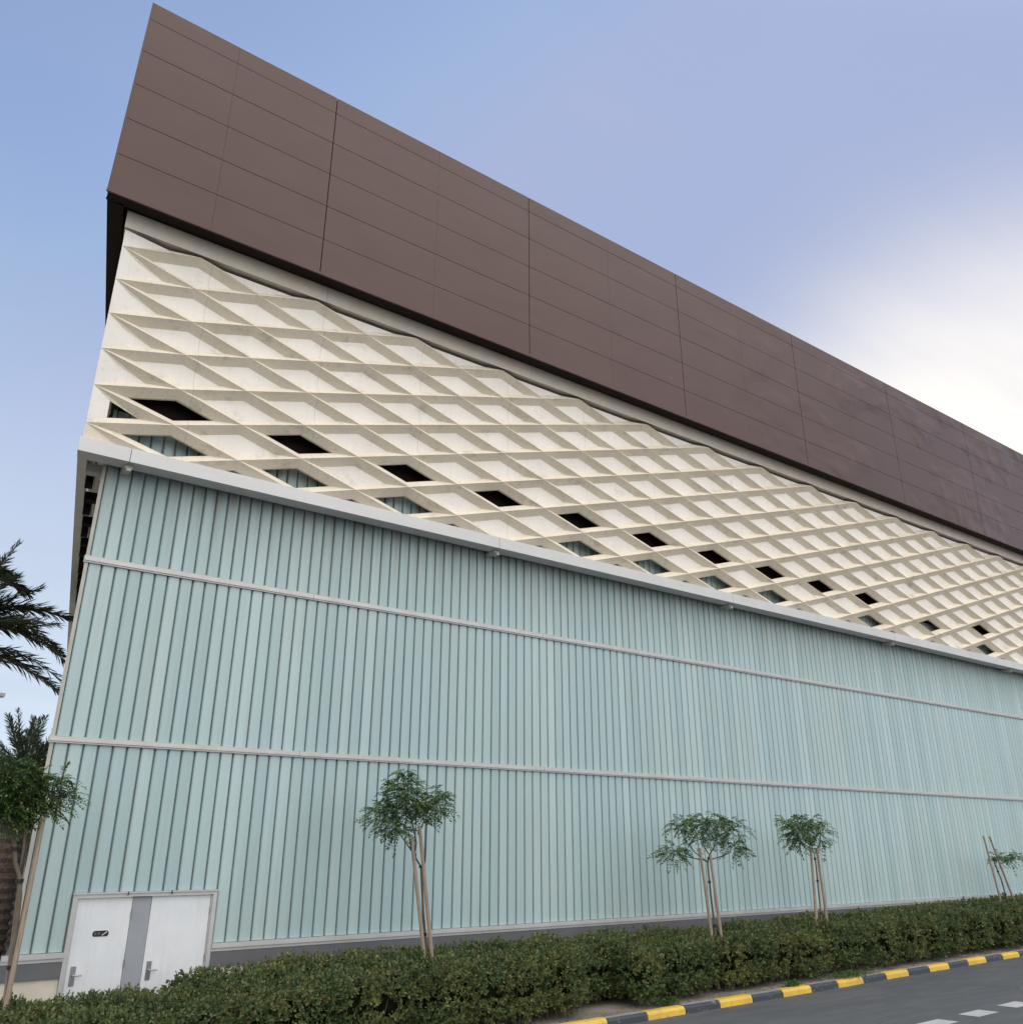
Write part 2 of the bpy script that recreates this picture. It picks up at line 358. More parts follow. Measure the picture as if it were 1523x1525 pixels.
# ------------------------------------------------------------------ ground, road, kerb
X_END = 90.0
KS = 0.0455
def kerb_y(x): return 12.93+(x-12.67)*KS          # road face of the kerb
g = MB(); g.add([(-700, -700, -0.012), (900, -700, -0.012), (900, 900, -0.012), (-700, 900, -0.012)], [(0, 1, 2, 3)])
tag(g.build('ground', 'ground_dust'), kind='structure')
g = MB(); g.add([(-60, -14, 0), (200, -14, 0), (200, kerb_y(200), 0), (-60, kerb_y(-60), 0)], [(0, 1, 2, 3)])
tag(g.build('road', 'asphalt'), kind='structure')
g = MB()
KB = 1.027; x = 16.53-KB*32; k = -32
while x < 110:
    gap = 0.008; x0, x1 = x+gap, x+KB-gap
    h = 0.135+0.006*math.sin(k*1.7); jit = 0.008*math.sin(k*2.3)
    prof = [(0.0, -0.03), (0.012, 0.085), (0.045, h-0.006), (0.06, h), (0.19, h), (0.19, -0.03)]
    vs = []
    for xx in (x0, x1):
        vs += [(xx-KS*p, kerb_y(xx)+jit+p, z) for p, z in prof]
    n = len(prof); fs = [tuple(range(n)), tuple(range(2*n-1, n-1, -1))]
    fs += [(i, n+i, n+(i+1) % n, (i+1) % n) for i in range(n)]
    mi = 0 if k % 2 == 0 else 1
    g.add(vs, fs, mi)
    g.m[-3] = 2 if mi == 1 else mi     # rear top edge of dark stones is bare concrete
    x += KB; k += 1
tag(g.build('kerb', None, mats=['yellow_paint', 'black_paint', 'kerb_concrete']), kind='structure')
g = MB()
# planting bed: gently uneven sand between the kerb and the wall
nx, ny = 130, 8; vs = []; fs = []
for i in range(nx+1):
    xx = -12+i*(X_END+12)/nx
    for j in range(ny+1):
        t = j/ny; yy = kerb_y(xx)+0.19+t*(16.10-kerb_y(xx)-0.19) if kerb_y(xx) < 15.6 else 15.8+0.3*t
        vs.append((xx, yy, 0.105+0.03*noise.noise(Vector((xx*1.3, yy*1.3, 0)))))
for i in range(nx):
    for j in range(ny):
        a = i*(ny+1)+j; fs.append((a, a+ny+1, a+ny+2, a+1))
tag(obj_from('planting_bed', vs, fs, 'sand', smooth=True), kind='structure')
g = MB()
for i in range(-14, 30):
    xa = 17.72+1.565*i; ya = 9.63+0.036*(xa-17.72); L, W = 0.80, 0.36
    def q(a, b): return (xa+a-0.036*b, ya+0.036*a+b, 0.004)
    g.add([q(0, 0), q(L, 0), q(L-0.06, W), q(-0.06, W)], [(0, 1, 2, 3)])
tag(g.build('road_marking', 'road_white'), kind='structure')

# ------------------------------------------------------------------ the hall
hall = empty('exhibition_hall', (2.3, 16.0, 0.0), 'long hall of green channel glass, cream diamond lattice and an overhanging brown metal top', 'building')
YG = 16.0
aB, aS = rad(78.5), rad(80.6)
dB = Vector((math.cos(aB), math.sin(aB))); dS = Vector((math.cos(aS), math.sin(aS)))
nS = Vector((-dS.y, dS.x)); nB = Vector((-dB.y, dB.x))      # outward normals of the side walls
SIDE = 24.0
# --- glass bands of U-channels
PITCHG, X0G = 0.2285, 2.34
def channel_band(name, z0f, z1, x_from, x_to):
    b = MB(); n = int((x_to-x_from)/PITCHG)
    for i in range(n):
        xa = x_from+i*PITCHG+0.014; xb = xa+PITCHG-0.028; z0 = z0f((xa+xb)/2)
        y = YG+0.0025*math.sin(i*12.9898)
        prof = [(xa, YG+0.05), (xa, y+0.020), (xa+0.016, y+0.003), ((xa+xb)/2, y-0.003), (xb-0.016, y+0.003), (xb, y+0.020), (xb, YG+0.05)]
        m_ = len(prof); vs = [(p, q, z0) for p, q in prof]+[(p, q, z1) for p, q in prof]
        b.add(vs, [(j, j+1, m_+j+1, m_+j) for j in range(m_-1)])
    return b.build(name, 'channel_glass', hall)
D0, D1 = 3.03, 5.30      # door opening
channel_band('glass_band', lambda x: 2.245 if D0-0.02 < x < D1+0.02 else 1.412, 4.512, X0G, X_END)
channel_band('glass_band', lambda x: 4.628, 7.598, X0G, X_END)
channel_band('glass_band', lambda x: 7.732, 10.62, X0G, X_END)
# backing wall between channels
b = MB(); b.box(X0G, D0, YG+0.052, YG+0.2, 1.40, 10.62); b.box(D1, X_END, YG+0.052, YG+0.2, 1.40, 10.62); b.box(D0, D1, YG+0.052, YG+0.2, 2.24, 10.62)
b.build('backing_wall', 'seam_dark', hall)
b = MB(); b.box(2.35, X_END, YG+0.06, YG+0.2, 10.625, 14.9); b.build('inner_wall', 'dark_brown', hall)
# side wall (channel glass seen edge-on)
b = MB(); o2 = Vector((2.3, 16.0))
for i in range(int(SIDE/PITCHG)):
    a = o2+dS*(0.12+i*PITCHG+0.01); c_ = o2+dS*(0.12+(i+1)*PITCHG-0.01); d_ = -nS*0.05
    for z0, z1 in ((1.412, 4.512), (4.628, 7.598), (7.732, 10.62)):
        b.hexa([(c_.x, c_.y, z0), (a.x, a.y, z0), (a.x+d_.x, a.y+d_.y, z0), (c_.x+d_.x, c_.y+d_.y, z0)][::-1] + [(c_.x, c_.y, z1), (a.x, a.y, z1), (a.x+d_.x, a.y+d_.y, z1), (c_.x+d_.x, c_.y+d_.y, z1)][::-1])
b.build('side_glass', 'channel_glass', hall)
def strip(b, P, d, nrm, u0, u1, w0, w1, z0, z1, mi=0):
    """box along direction d from P; w0..w1 measured along the outward normal nrm"""
    q = [P+d*u0+nrm*w1, P+d*u0+nrm*w0, P+d*u1+nrm*w0, P+d*u1+nrm*w1]
    area = sum(q[i].x*q[(i+1) % 4].y-q[(i+1) % 4].x*q[i].y for i in range(4))
    if area < 0: q = q[::-1]
    return b.prism([(p.x, p.y) for p in q], z0, z1, mi)
nF = Vector((0, -1)); dF = Vector((1, 0))
b = MB(); strip(b, o2, dS, nS, 0.15, SIDE, -0.25, -0.055, 0.0, 10.62); b.build('side_wall', 'seam_dark', hall)
# corner trim
b = MB(); b.prism([(2.275, 15.985), (2.335, 15.985), (2.335, 16.06), (2.42, 16.12), (2.30, 16.12)], 1.40, 10.62); b.build('corner_trim', 'dirty_trim', hall)
# rails between bands
def rail(z0, z1):
    b = MB(); x = 2.262
    seg = 5.9; first = True
    while x < X_END:
        x1 = min(x+(4.3 if first else seg), X_END); first = False
        b.box(x, x1-0.006, YG-0.035, YG+0.05, z0, z0+0.028)
        b.box(x, x1-0.006, YG-0.055, YG+0.05, z0+0.0285, z1-0.020)
        b.box(x, x1-0.006, YG-0.030, YG+0.05, z1-0.0195, z1, 1)
        x = x1
    strip(b, o2, dS, nS, 0.0, SIDE, -0.04, 0.035, z0, z1)
    b.build('rail', None, hall, mats=['aluminium', 'dirty_trim'])
rail(4.515, 4.625); rail(7.601, 7.729)
# sill, plinth, base wall
b = MB()
for xa, xb in ((2.19, D0-0.005), (D1+0.005, X_END)):
    b.box(xa, xb, YG-0.075, YG+0.05, 1.335, 1.405); b.box(xa, xb, YG-0.05, YG+0.05, 1.285, 1.334)
b.build('sill', 'aluminium', hall)
b = MB()
x = 2.20
segs = [(2.20, D0-0.005)]; x = D1+0.005
while x < X_END: segs.append((x, min(x+2.25, X_END)-0.004)); x += 2.25
b.box(2.20, D0-0.005, YG-0.042, YG+0.05, 1.055, 1.284); b.build('plinth', 'plinth_grey', hall); b = MB()
for xa, xb in segs[1:]: b.box(xa, xb, YG-0.042, YG+0.05, 1.055, 1.284)
b.build('plinth', 'plinth_grey', hall)
b = MB(); b.box(2.24, D0-0.003, YG+0.0, YG+0.1, 0.0, 1.054); b.box(D1+0.003, X_END, YG, YG+0.1, 0.0, 1.054); b.build('base_wall', 'cream_wall', hall)
b = MB(); strip(b, Vector((2.21, 15.96)), dS, nS, 0.08, SIDE, -0.05, 0.02, 1.055, 1.284); b.build('plinth', 'plinth_grey', hall)
# --- doors
b = MB()
fy = YG-0.045
b.box(D0, D0+0.065, fy, YG+0.10, 0.09, 2.235); b.box(D1-0.065, D1, fy, YG+0.10, 0.09, 2.235); b.box(D0+0.0655, D1-0.0655, fy, YG+0.10, 2.172, 2.235)
b.box(D0+0.0655, D0+0.085, YG-0.012, YG+0.1, 0.09, 2.17); b.box(D1-0.085, D1-0.0655, YG-0.012, YG+0.1, 0.09, 2.17)
b.box(D0-0.012, D1+0.012, fy-0.02, fy-0.001, 2.222, 2.243)
fr = b.build('door_frame', 'aluminium', hall)
for xx in (3.83, 4.52):
    c_ = MB(); c_.box(xx, xx+0.02, fy-0.025, fy-0.0205, 2.195, 2.25); c_.build('clip', 'dark_stem', fr)
b = MB(); b.box(3.945, 4.235, YG+0.012, YG+0.10, 0.09, 2.17); b.build('door_mullion', 'jamb_grey', hall)
def door(xa, xb, lab=None):
    b = MB(); b.box(xa, xb, YG+0.006, YG+0.055, 0.10, 2.160)
    d_ = bevel(b.build('door', 'door_white', hall), 0.004)
    hx = xa+0.055
    h_ = MB(); h_.box(hx, hx+0.075, YG-0.006, YG+0.0055, 0.93, 1.20)
    h_.tube([(hx+0.04, YG-0.004, 1.075), (hx+0.04, YG-0.06, 1.075)], [0.013, 0.012], 8)
    h_.tube([(hx+0.03, YG-0.062, 1.075), (hx+0.10, YG-0.066, 1.075), (hx+0.165, YG-0.058, 1.072)], [0.012, 0.011, 0.010], 8)
    h_.build('handle', 'steel', d_)
    for z in (0.42, 1.14, 1.86):
        q_ = MB(); q_.tube([(xb+0.004, YG-0.004, z), (xb+0.004, YG-0.004, z+0.11)], [0.011, 0.011], 8); q_.build('hinge', 'steel', d_)
    return d_
dl = door(D0+0.088, 3.938); dr = door(4.243, D1-0.088)
def rrect(x0, x1, z0, z1, r, y, n=6):
    pts = []
    for cx_, cz_, a0 in ((x1-r, z1-r, 0), (x0+r, z1-r, 90), (x0+r, z0+r, 180), (x1-r, z0+r, 270)):
        for i in range(n+1):
            a = rad(a0+90*i/n); pts.append((cx_+r*math.cos(a), y, cz_+r*math.sin(a)))
    return pts
sx0, sx1, sz0, sz1 = 3.405, 3.645, 1.60, 1.685
sg = MB()
for grow, y0, y1, mi in ((0.009, YG+0.0055, YG+0.0035, 1), (0.0, YG+0.0034, YG+0.0012, 0)):
    a = rrect(sx0-grow, sx1+grow, sz0-grow, sz1+grow, 0.034, y1); c_ = rrect(sx0-grow, sx1+grow, sz0-grow, sz1+grow, 0.034, y0)
    n = len(a); sg.add(a+c_, [tuple(range(n-1, -1, -1))]+[(i, (i+1) % n, n+(i+1) % n, n+i) for i in range(n)], mi)
def mark(pts, mi):
    y = YG+0.0008; n = len(pts); sg.add([(p, y, q) for p, q in pts], [tuple(range(n))], mi)
zc_ = (sz0+sz1)/2
# stair-like diagonal stroke, stepped, and two worn grey glyphs
for i in range(5):
    xa = 3.545+i*0.0155; za = sz0+0.016+i*0.0105
    mark([(xa, za), (xa+0.0165, za), (xa+0.0165, za+0.0125), (xa, za+0.0125)], 1)
for xa in (3.435, 3.49):
    mark([(xa, zc_-0.02), (xa+0.009, zc_-0.02), (xa+0.009, zc_+0.02), (xa, zc_+0.02)], 2)
    for q in (-0.02, -0.003, 0.013): mark([(xa+0.0095, zc_+q), (xa+0.028, zc_+q), (xa+0.028, zc_+q+0.007), (xa+0.0095, zc_+q+0.007)], 2)
sgo = sg.build('door_sign', None, dl, mats=['sign_black', 'sign_white', 'sign_grey'])

# --- diamond lattice of precast coffers
def lattice(name, P, d, nrm, cols_x0, first, half, ncols, opens):
    """P + d*u ; w inward is -nrm.  u of the first (edge) column = cols_x0, next = +first, then +half each"""
    b = MB(); Z_ODD, STEP = 14.30, 0.7756; HZ = STEP/2; KI, DP = 0.585, 0.15
    us = [cols_x0]+[cols_x0+first+half*i for i in range(ncols)]
    def W(u, z, w): 
        q = P+d*u-nrm*w; return (q.x, q.y, z)
    flip = (d.x*nrm.y-d.y*nrm.x) > 0
    def face(ps, mi=0):
        b.add(ps if not flip else ps[::-1], [tuple(range(len(ps)))], mi)
    for ci, u in enumerate(us):
        odd = ci % 2 == 1
        hl = us[ci]-us[ci-1] if ci > 0 else 0.0
        hr = us[ci+1]-us[ci] if ci+1 < len(us) else half
        rows = [Z_ODD-HZ-STEP*k for k in range(6)] if odd else [Z_ODD-STEP*k for k in range(7)]
        for ri_, z in enumerate(rows):
            top = not (not odd and ri_ == 0); bot = not (not odd and ri_ == 6)
            left = ci > 0
            op = (ci, ri_) in opens or (not odd and ri_ == 6)
            L, T, R, B = (u-hl, z), (u, z+HZ), (u+hr, z), (u, z-HZ)
            jt = 0.012*math.sin(ci*7.1+ri_*3.3)
            k_ = KI; dp = DP+jt
            Li, Ti, Ri, Bi = (u-hl*k_, z), (u, z+HZ*k_), (u+hr*k_, z), (u, z-HZ*k_)
            o_ = lambda p: W(p[0], p[1], 0.0); i_ = lambda p: W(p[0], p[1], dp); i2 = lambda p: W(p[0], p[1], dp+0.06)
            if ci == 0:      # the corner half-cells run flush to the edge
                tv, bv = (u, z+HZ), (u, z-HZ)
                if not bot: face([o_(tv), o_((u, z)), i_(Ri), o_(R)], 1); continue
                if not top: tv = (u, z); face([o_(tv), o_(bv), i_(Ri)]); face([o_(R), i_(Ri), o_(bv)], 1); continue
                P1, P2 = (u+hr*0.22, z+HZ*0.45), (u+hr*0.22, z-HZ*0.45)
                h_ = lambda p: W(p[0], p[1], dp*0.45)
                face([o_(tv), o_(bv), h_(P2), h_(P1)])
                face([o_(tv), h_(P1), i_(Ri), o_(R)], 1); face([o_(R), i_(Ri), h_(P2), o_(bv)], 1)
                if not op: face([h_(P1), h_(P2), i_(Ri)])
                continue
            segs = []
            if top and left: segs.append((L, T, Li, Ti))
            if top: segs.append((T, R, Ti, Ri))
            if bot: segs.append((R, B, Ri, Bi))
            if bot and left: segs.append((B, L, Bi, Li))
            for (p, q, pi_, qi_) in segs:
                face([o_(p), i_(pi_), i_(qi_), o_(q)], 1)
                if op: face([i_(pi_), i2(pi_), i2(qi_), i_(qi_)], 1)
            if not op:
                if top and bot:
                    if left: face([i_(Ti), i_(Li), i_(Bi), i_(Ri)])
                    else: face([i_(Ti), i_(Bi), i_(Ri)])
                elif bot:
                    if left: face([i_(Li), i_(Bi), i_(Ri)])
                    else: face([i_((u, z)), i_(Bi), i_(Ri)])
    o = b.build(name, None, hall, mats=['cream_precast', 'cream_ribs'])
    return o
opens = {(1+2*j, 4) for j in range(10)} | {(1+2*j, 5) for j in (0, 1, 2, 4, 5, 6, 7, 9, 12, 15)} | {(1+2*12, 4), (2*11, 5), (0, 5), (1+2*15, 4), (2*14, 5), (1+2*18, 4)}
lattice('lattice_screen', Vector((0, 15.56)), dF, nF, 1.80, 1.49, 1.279, 66, opens)
lattice('lattice_screen', Vector((1.80, 15.565)), dS, nS, 0.0, 1.49, 1.279, 17, {(1+2*j, 4) for j in range(9)} | {(1+2*j, 5) for j in range(9)})
# ledge under the lattice, both sides of the corner
Lc = Vector((1.745, 15.45))
b = MB(); x = Lc.x; xs = [x, 2.615]
while xs[-1] < X_END: xs.append(xs[-1]+8.2)
for xa, xb in zip(xs[:-1], xs[1:]): b.prism([(xa+(0.005 if xa > 2 else 0), 15.45), (xb-0.005, 15.45), (xb-0.005, 15.82), (xa+(0.005 if xa > 2 else dS.x/dS.y*0.37), 15.82)], 9.43, 9.70)
for xx in xs[1:]: b.box(xx-0.055, xx-0.035, 15.446, 15.4495, 9.43, 9.70)
lg = bevel(b.build('ledge', 'ledge_metal', hall), 0.006, 1)
b = MB(); b.box(2.42, X_END, 15.825, 15.985, 9.50, 9.53); b.build('soffit', 'dark_brown', hall)  # dark closing strip added to keep light from below out of the cavity
for xx in xs[1:]:
    c_ = MB(); c_.box(xx-0.04, xx+0.10, 15.60, 15.985, 9.355, 9.425); c_.box(xx-0.01, xx+0.07, 15.56, 15.72, 9.30, 9.354)
    c_.build('bracket', 'dirty_trim', lg)
b = MB(); strip(b, Lc, dS, nS, 0.375, SIDE, -0.16, -0.004, 9.434, 9.697)
lg2 = b.build('ledge', 'cream_fascia', hall)
for i in range(9):
    c_ = MB(); u = 0.95+i*1.55; strip(c_, Lc, dS, nS, u, u+0.22, -0.50, -0.165, 9.43, 9.60); c_.build('bracket', 'dirty_trim' if i == 0 else 'dark_brown', lg2)
    c_ = MB(); strip(c_, Lc, dS, nS, u+0.5, u+0.58, -0.30, -0.165, 9.30, 9.62); c_.build('bracket', 'dark_brown', lg2)
# fascia beam under the overhang
b = MB(); x = 1.78; xs = [1.78, 5.70+0.4]
while xs[-1] < X_END: xs.append(xs[-1]+5.80)
for xa, xb in zip(xs[:-1], xs[1:]):
    k_ = dS.x/dS.y*0.44 if xa < 2 else 0.0
    b.prism([(xa, 15.61), (xb-0.006, 15.61), (xb-0.006, 16.05), (xa+k_, 16.05)], 14.40, 14.80)
b.build('fascia', 'cream_fascia', hall)
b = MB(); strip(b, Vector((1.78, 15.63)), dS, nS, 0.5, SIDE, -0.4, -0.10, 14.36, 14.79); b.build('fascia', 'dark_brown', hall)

# --- brown metal top
YB = 15.15
ZB, ZT = 14.78, 19.85
joints_z = [ZB, 15.66, 16.59, 17.52, 18.45, 19.37, ZT]
def edge_x(z): return 1.30+(z-14.76)*0.0175
xs = [None, 5.70]
while xs[-1] < 64: xs.append(xs[-1]+5.80)
for bi in range(len(xs)-1):
    for zi in range(6):
        z0, z1 = joints_z[zi]+(0.007 if zi else 0), joints_z[zi+1]-(0.007 if zi < 5 else 0)
        xr = xs[bi+1]-0.011
        xl0, xl1 = (edge_x(z0), edge_x(z1)) if bi == 0 else (xs[bi]+0.011,)*2
        xm = (xs[bi] if bi else 0.4)+2.9-0.15*((zi+bi) % 2)*0
        b = MB(); dy = 0.004*math.sin(bi*5.1+zi*2.7)
        for a0, a1, c0, c1 in ((xl0, xl1, xm-0.002, xm-0.002), (xm+0.002, xm+0.002, xr, xr)):
            b.hexa([(a0, YB, z0), (c0, YB+dy*0.3, z0), (c0, YB+0.035, z0), (a0, YB+0.035, z0), (a1, YB+dy*0.3, z1), (c1, YB, z1), (c1, YB+0.035, z1), (a1, YB+0.035, z1)])
        b.build('cladding_panel', 'brown_metal', hall)
cB0 = Vector((1.36, YB+0.04)); pl = cB0+dB*SIDE
b = MB(); b.prism([(1.40, YB+0.040), (X_END, YB+0.040), (X_END, 40), (pl.x+0.1, 40)], 15.25, ZT-0.02); b.build('top_core', 'dark_brown', hall)
b = MB(); b.box(xs[-1]+0.01, X_END, YB, YB+0.0395, ZB, ZT); b.build('cladding_panel', 'brown_metal', hall)
# side face of the top, leaning like the corner
b = MB(); e0, e1 = Vector((edge_x(ZB), YB)), Vector((edge_x(ZT), YB))
q0, q1 = e0+dB*SIDE, e1+dB*SIDE; off = -nB*0.035
b.hexa([(e0.x, e0.y, ZB), (e0.x+off.x, e0.y+off.y+0.0, ZB), (q0.x+off.x, q0.y+off.y, ZB), (q0.x, q0.y, ZB), (e1.x, e1.y, ZT), (e1.x+off.x, e1.y+off.y, ZT), (q1.x+off.x, q1.y+off.y, ZT), (q1.x, q1.y, ZT)])
for v in range(8): pass
b.build('side_cladding', 'brown_metal', hall)
# lip and soffit
b = MB(); b.box(1.292, X_END, YB-0.012, YB+0.03, 14.715, 14.772); b.build('drip_lip', 'brown_metal', hall)
b = MB(); b.box(1.34, X_END, YB+0.031, YB+0.30, 14.735, 14.776)
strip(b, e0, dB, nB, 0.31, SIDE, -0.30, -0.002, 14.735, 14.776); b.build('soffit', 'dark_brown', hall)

# ------------------------------------------------------------------ hedges
def superpt(cx, cy, z0, z1, rx, ry, u, v):
    return None
def top_h(x):
    return float(np.interp(x, [0, 2.4, 4, 5.2, 7, 11, 20, 31, 60], [0.88, 0.92, 0.99, 1.11, 1.20, 1.17, 1.21, 1.33, 1.40]))
def make_hedge(xa, xb, label, gaps=()):
    random.seed(int(xa*10)+3); rng = np.random.default_rng(int(xa*10)+3)
    root = empty('hedge', ((xa+xb)/2, 14.2, 0.10), label, 'hedge', 'hedges along the hall')
    cs = []
    x = xa+0.35
    while x < xb-0.25:
        yk = kerb_y(x)+0.19
        rows = (yk+0.62, yk+1.25, min(yk+1.9, 15.15)) if yk < 14.2 else (yk+0.5, yk+1.0)
        for j, y in enumerate(rows):
            if y > 15.45: continue
            xx = x+random.uniform(-0.2, 0.2); yy = y+random.uniform(-0.14, 0.16)
            if any(abs(xx-gx) < gw and j == 0 for gx, gw in gaps): continue
            rx = random.uniform(0.42, 0.70); ry = random.uniform(0.38, 0.56)
            h = top_h(xx)+random.uniform(-0.10, 0.06)-(0.07 if j == 0 else 0)
            cs.append((xx, yy, rx, ry, 0.12, h))
        x += 0.66
    A = np.array(cs)
    cz = (A[:, 4]+A[:, 5])/2+0.06; rz = (A[:, 5]-A[:, 4])/2-0.03
    P = []; Nn = []
    for i in range(len(A)):
        far = A[i, 0]
        n = int(np.interp(far, [2, 12, 20, 40], [980, 840, 560, 260]))
        th = rng.uniform(0, 2*np.pi, n); ph = np.arcsin(rng.uniform(-0.85, 1, n))
        c, s_ = np.cos(ph), np.sin(ph)
        e = 0.62
        f = lambda t, q: np.sign(t)*np.abs(t)**q
        ux = f(c, 0.8)*f(np.cos(th), 0.85); uy = f(c, 0.8)*f(np.sin(th), 0.85); uz = f(s_, e)
        sc = rng.uniform(0.66, 1.05, n)*(1+0.14*np.sin(3*th+i)*c+0.07*np.sin(7*th+2*i)*np.cos(5*ph))
        p = np.stack([A[i, 0]+A[i, 2]*ux*sc, A[i, 1]+A[i, 3]*uy*sc, cz[i]+rz[i]*uz*sc], 1)
        nn = np.stack([c*np.cos(th), c*np.sin(th), s_*0.8+0.35], 1)
        # drop what is deep inside a neighbour
        keep = np.ones(n, bool)
        for k in range(len(A)):
            if k == i or abs(A[k, 0]-A[i, 0]) > 1.5: continue
            q = ((np.abs(p[:, 0]-A[k, 0])/A[k, 2])**2.4+(np.abs(p[:, 1]-A[k, 1])/A[k, 3])**2.4+(np.abs(p[:, 2]-cz[k])/rz[k])**3)
            keep &= q > 0.30
        keep &= p[:, 2] > 0.13
        P.append(p[keep]); Nn.append(nn[keep])
    P = np.concatenate(P); Nn = np.concatenate(Nn); Nn /= np.linalg.norm(Nn, axis=1, keepdims=True)
    # rosettes of leaves
    K = 8; n = len(P)
    ang = rng.uniform(0, 2*np.pi, (n, 1))+np.arange(K)[None, :]*2.4
    ref = np.tile([[0.31, 0.2, 0.93]], (n, 1)); t1 = np.cross(Nn, ref); t1 /= np.linalg.norm(t1, axis=1, keepdims=True)+1e-6; t2 = np.cross(Nn, t1)
    tilt = np.linspace(0.25, 1.35, K)[None, :]+rng.normal(0, 0.18, (n, K))
    D = (np.cos(ang)*np.sin(tilt))[..., None]*t1[:, None]+(np.sin(ang)*np.sin(tilt))[..., None]*t2[:, None]+np.cos(tilt)[..., None]*Nn[:, None]
    U = Nn[:, None]*np.ones((1, K, 1))+0.35*rng.normal(0, 1, (n, K, 3))
    size = np.interp(P[:, 0], [2, 14, 40], [0.052, 0.060, 0.085])[:, None]*rng.uniform(0.7, 1.25, (n, K))
    base = P[:, None]+Nn[:, None]*(np.linspace(0.03, -0.03, K)[None, :, None])+rng.normal(0, 0.008, (n, K, 3))
    leaves_obj('foliage', base.reshape(-1, 3), D.reshape(-1, 3), U.reshape(-1, 3), size.ravel(), (size*0.62).ravel(), 'hedge_leaf', root)
    # woody stems, then dark solid cores painting in the shaded inside
    b = MB()
    for i in range(len(A)):
        for q in range(5):
            a = random.uniform(0, 6.28); r0 = random.uniform(0.03, 0.16)
            p0 = Vector((A[i, 0]+r0*math.cos(a), A[i, 1]+r0*math.sin(a), 0.08))
            p1 = p0+Vector((math.cos(a)*0.14, math.sin(a)*0.14, 0.32)); p2 = p1+Vector((math.cos(a+0.6)*0.16, math.sin(a+0.6)*0.16, 0.36))
            b.tube([p0, p1, p2], [0.013, 0.010, 0.006], 5)
    b.build('woody_stem', 'twig', root)
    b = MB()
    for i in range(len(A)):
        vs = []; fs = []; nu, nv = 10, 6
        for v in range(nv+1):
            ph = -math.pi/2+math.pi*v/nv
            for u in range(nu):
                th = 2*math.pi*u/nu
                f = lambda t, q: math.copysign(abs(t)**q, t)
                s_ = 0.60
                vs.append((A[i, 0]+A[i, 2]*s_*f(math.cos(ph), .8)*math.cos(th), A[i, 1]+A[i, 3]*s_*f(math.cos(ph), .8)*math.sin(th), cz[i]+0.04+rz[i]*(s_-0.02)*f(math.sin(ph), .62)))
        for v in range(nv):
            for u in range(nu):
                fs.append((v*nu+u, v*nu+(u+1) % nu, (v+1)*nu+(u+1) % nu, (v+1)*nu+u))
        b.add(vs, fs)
    b.build('shade_core', 'hedge_core', root)
    return root
make_hedge(0.9, 15.45, 'nearer stretch of dark olive hedge in front of the white doors', gaps=((12.1, 0.8), (15.2, 0.35)))
make_hedge(15.3, 50.0, 'farther stretch of clipped dark hedge beside the striped kerb', gaps=())

def litter():
    rng = np.random.default_rng(5); n = 2600
    X = rng.uniform(1.0, 34.0, n); K = 12.93+(X-12.67)*KS+0.20
    b_ = np.stack([X, K+np.abs(rng.normal(0, 0.22, n)), np.full(n, 0.128)], 1)
    b_[:, 1] = np.minimum(b_[:, 1], K+1.0); road = rng.random(n) < 0.12
    b_[road, 1] = K[road]-0.22-np.abs(rng.normal(0, 0.12, road.sum())); b_[road, 2] = 0.006
    D = rng.normal(0, 1, (n, 3)); D[:, 2] = np.abs(D[:, 2])*0.25
    o = leaves_obj('leaf_litter', b_, D, rng.normal(0, .25, (n, 3))+np.array([[0, 0, 1.]]), rng.uniform(0.02, 0.05, n), rng.uniform(0.012, 0.026, n), 'dead_leaf')
    tag(o, 'dry fallen leaves scattered along the kerb under the hedge', 'leaf litter', kind='stuff')
litter()
def weed(px, py, Y, n, size, label):
    P0 = at(px, py, Y); P0.z = 0.12; root = empty('weed', P0, label, 'weed', 'weeds at the kerb')
    rng = np.random.default_rng(int(px))
    base = np.array(P0)[None]+rng.normal(0, 1, (n, 3))*np.array([size, size*0.35, 0.0])
    base[:, 2] = 0.13+np.abs(rng.normal(0, 0.055, n))
    D = rng.normal(0, 1, (n, 3)); D[:, 2] = np.abs(D[:, 2])*0.8+0.3
    leaves_obj('foliage', base, D, rng.normal(0, .4, (n, 3))+np.array([[0, 0, 1.]]), rng.uniform(0.03, 0.06, n), rng.uniform(0.02, 0.035, n), 'weed_leaf', root)
weed(993, 1500, 13.28, 420, 0.16, 'low bright green weed at the foot of the nearer hedge')
weed(1180, 1472, 13.34, 320, 0.14, 'small bright weed past the sandy gap in the hedge')
weed(1262, 1456, 13.45, 650, 0.40, 'wide patch of bright green weed along the kerb under the hedge')

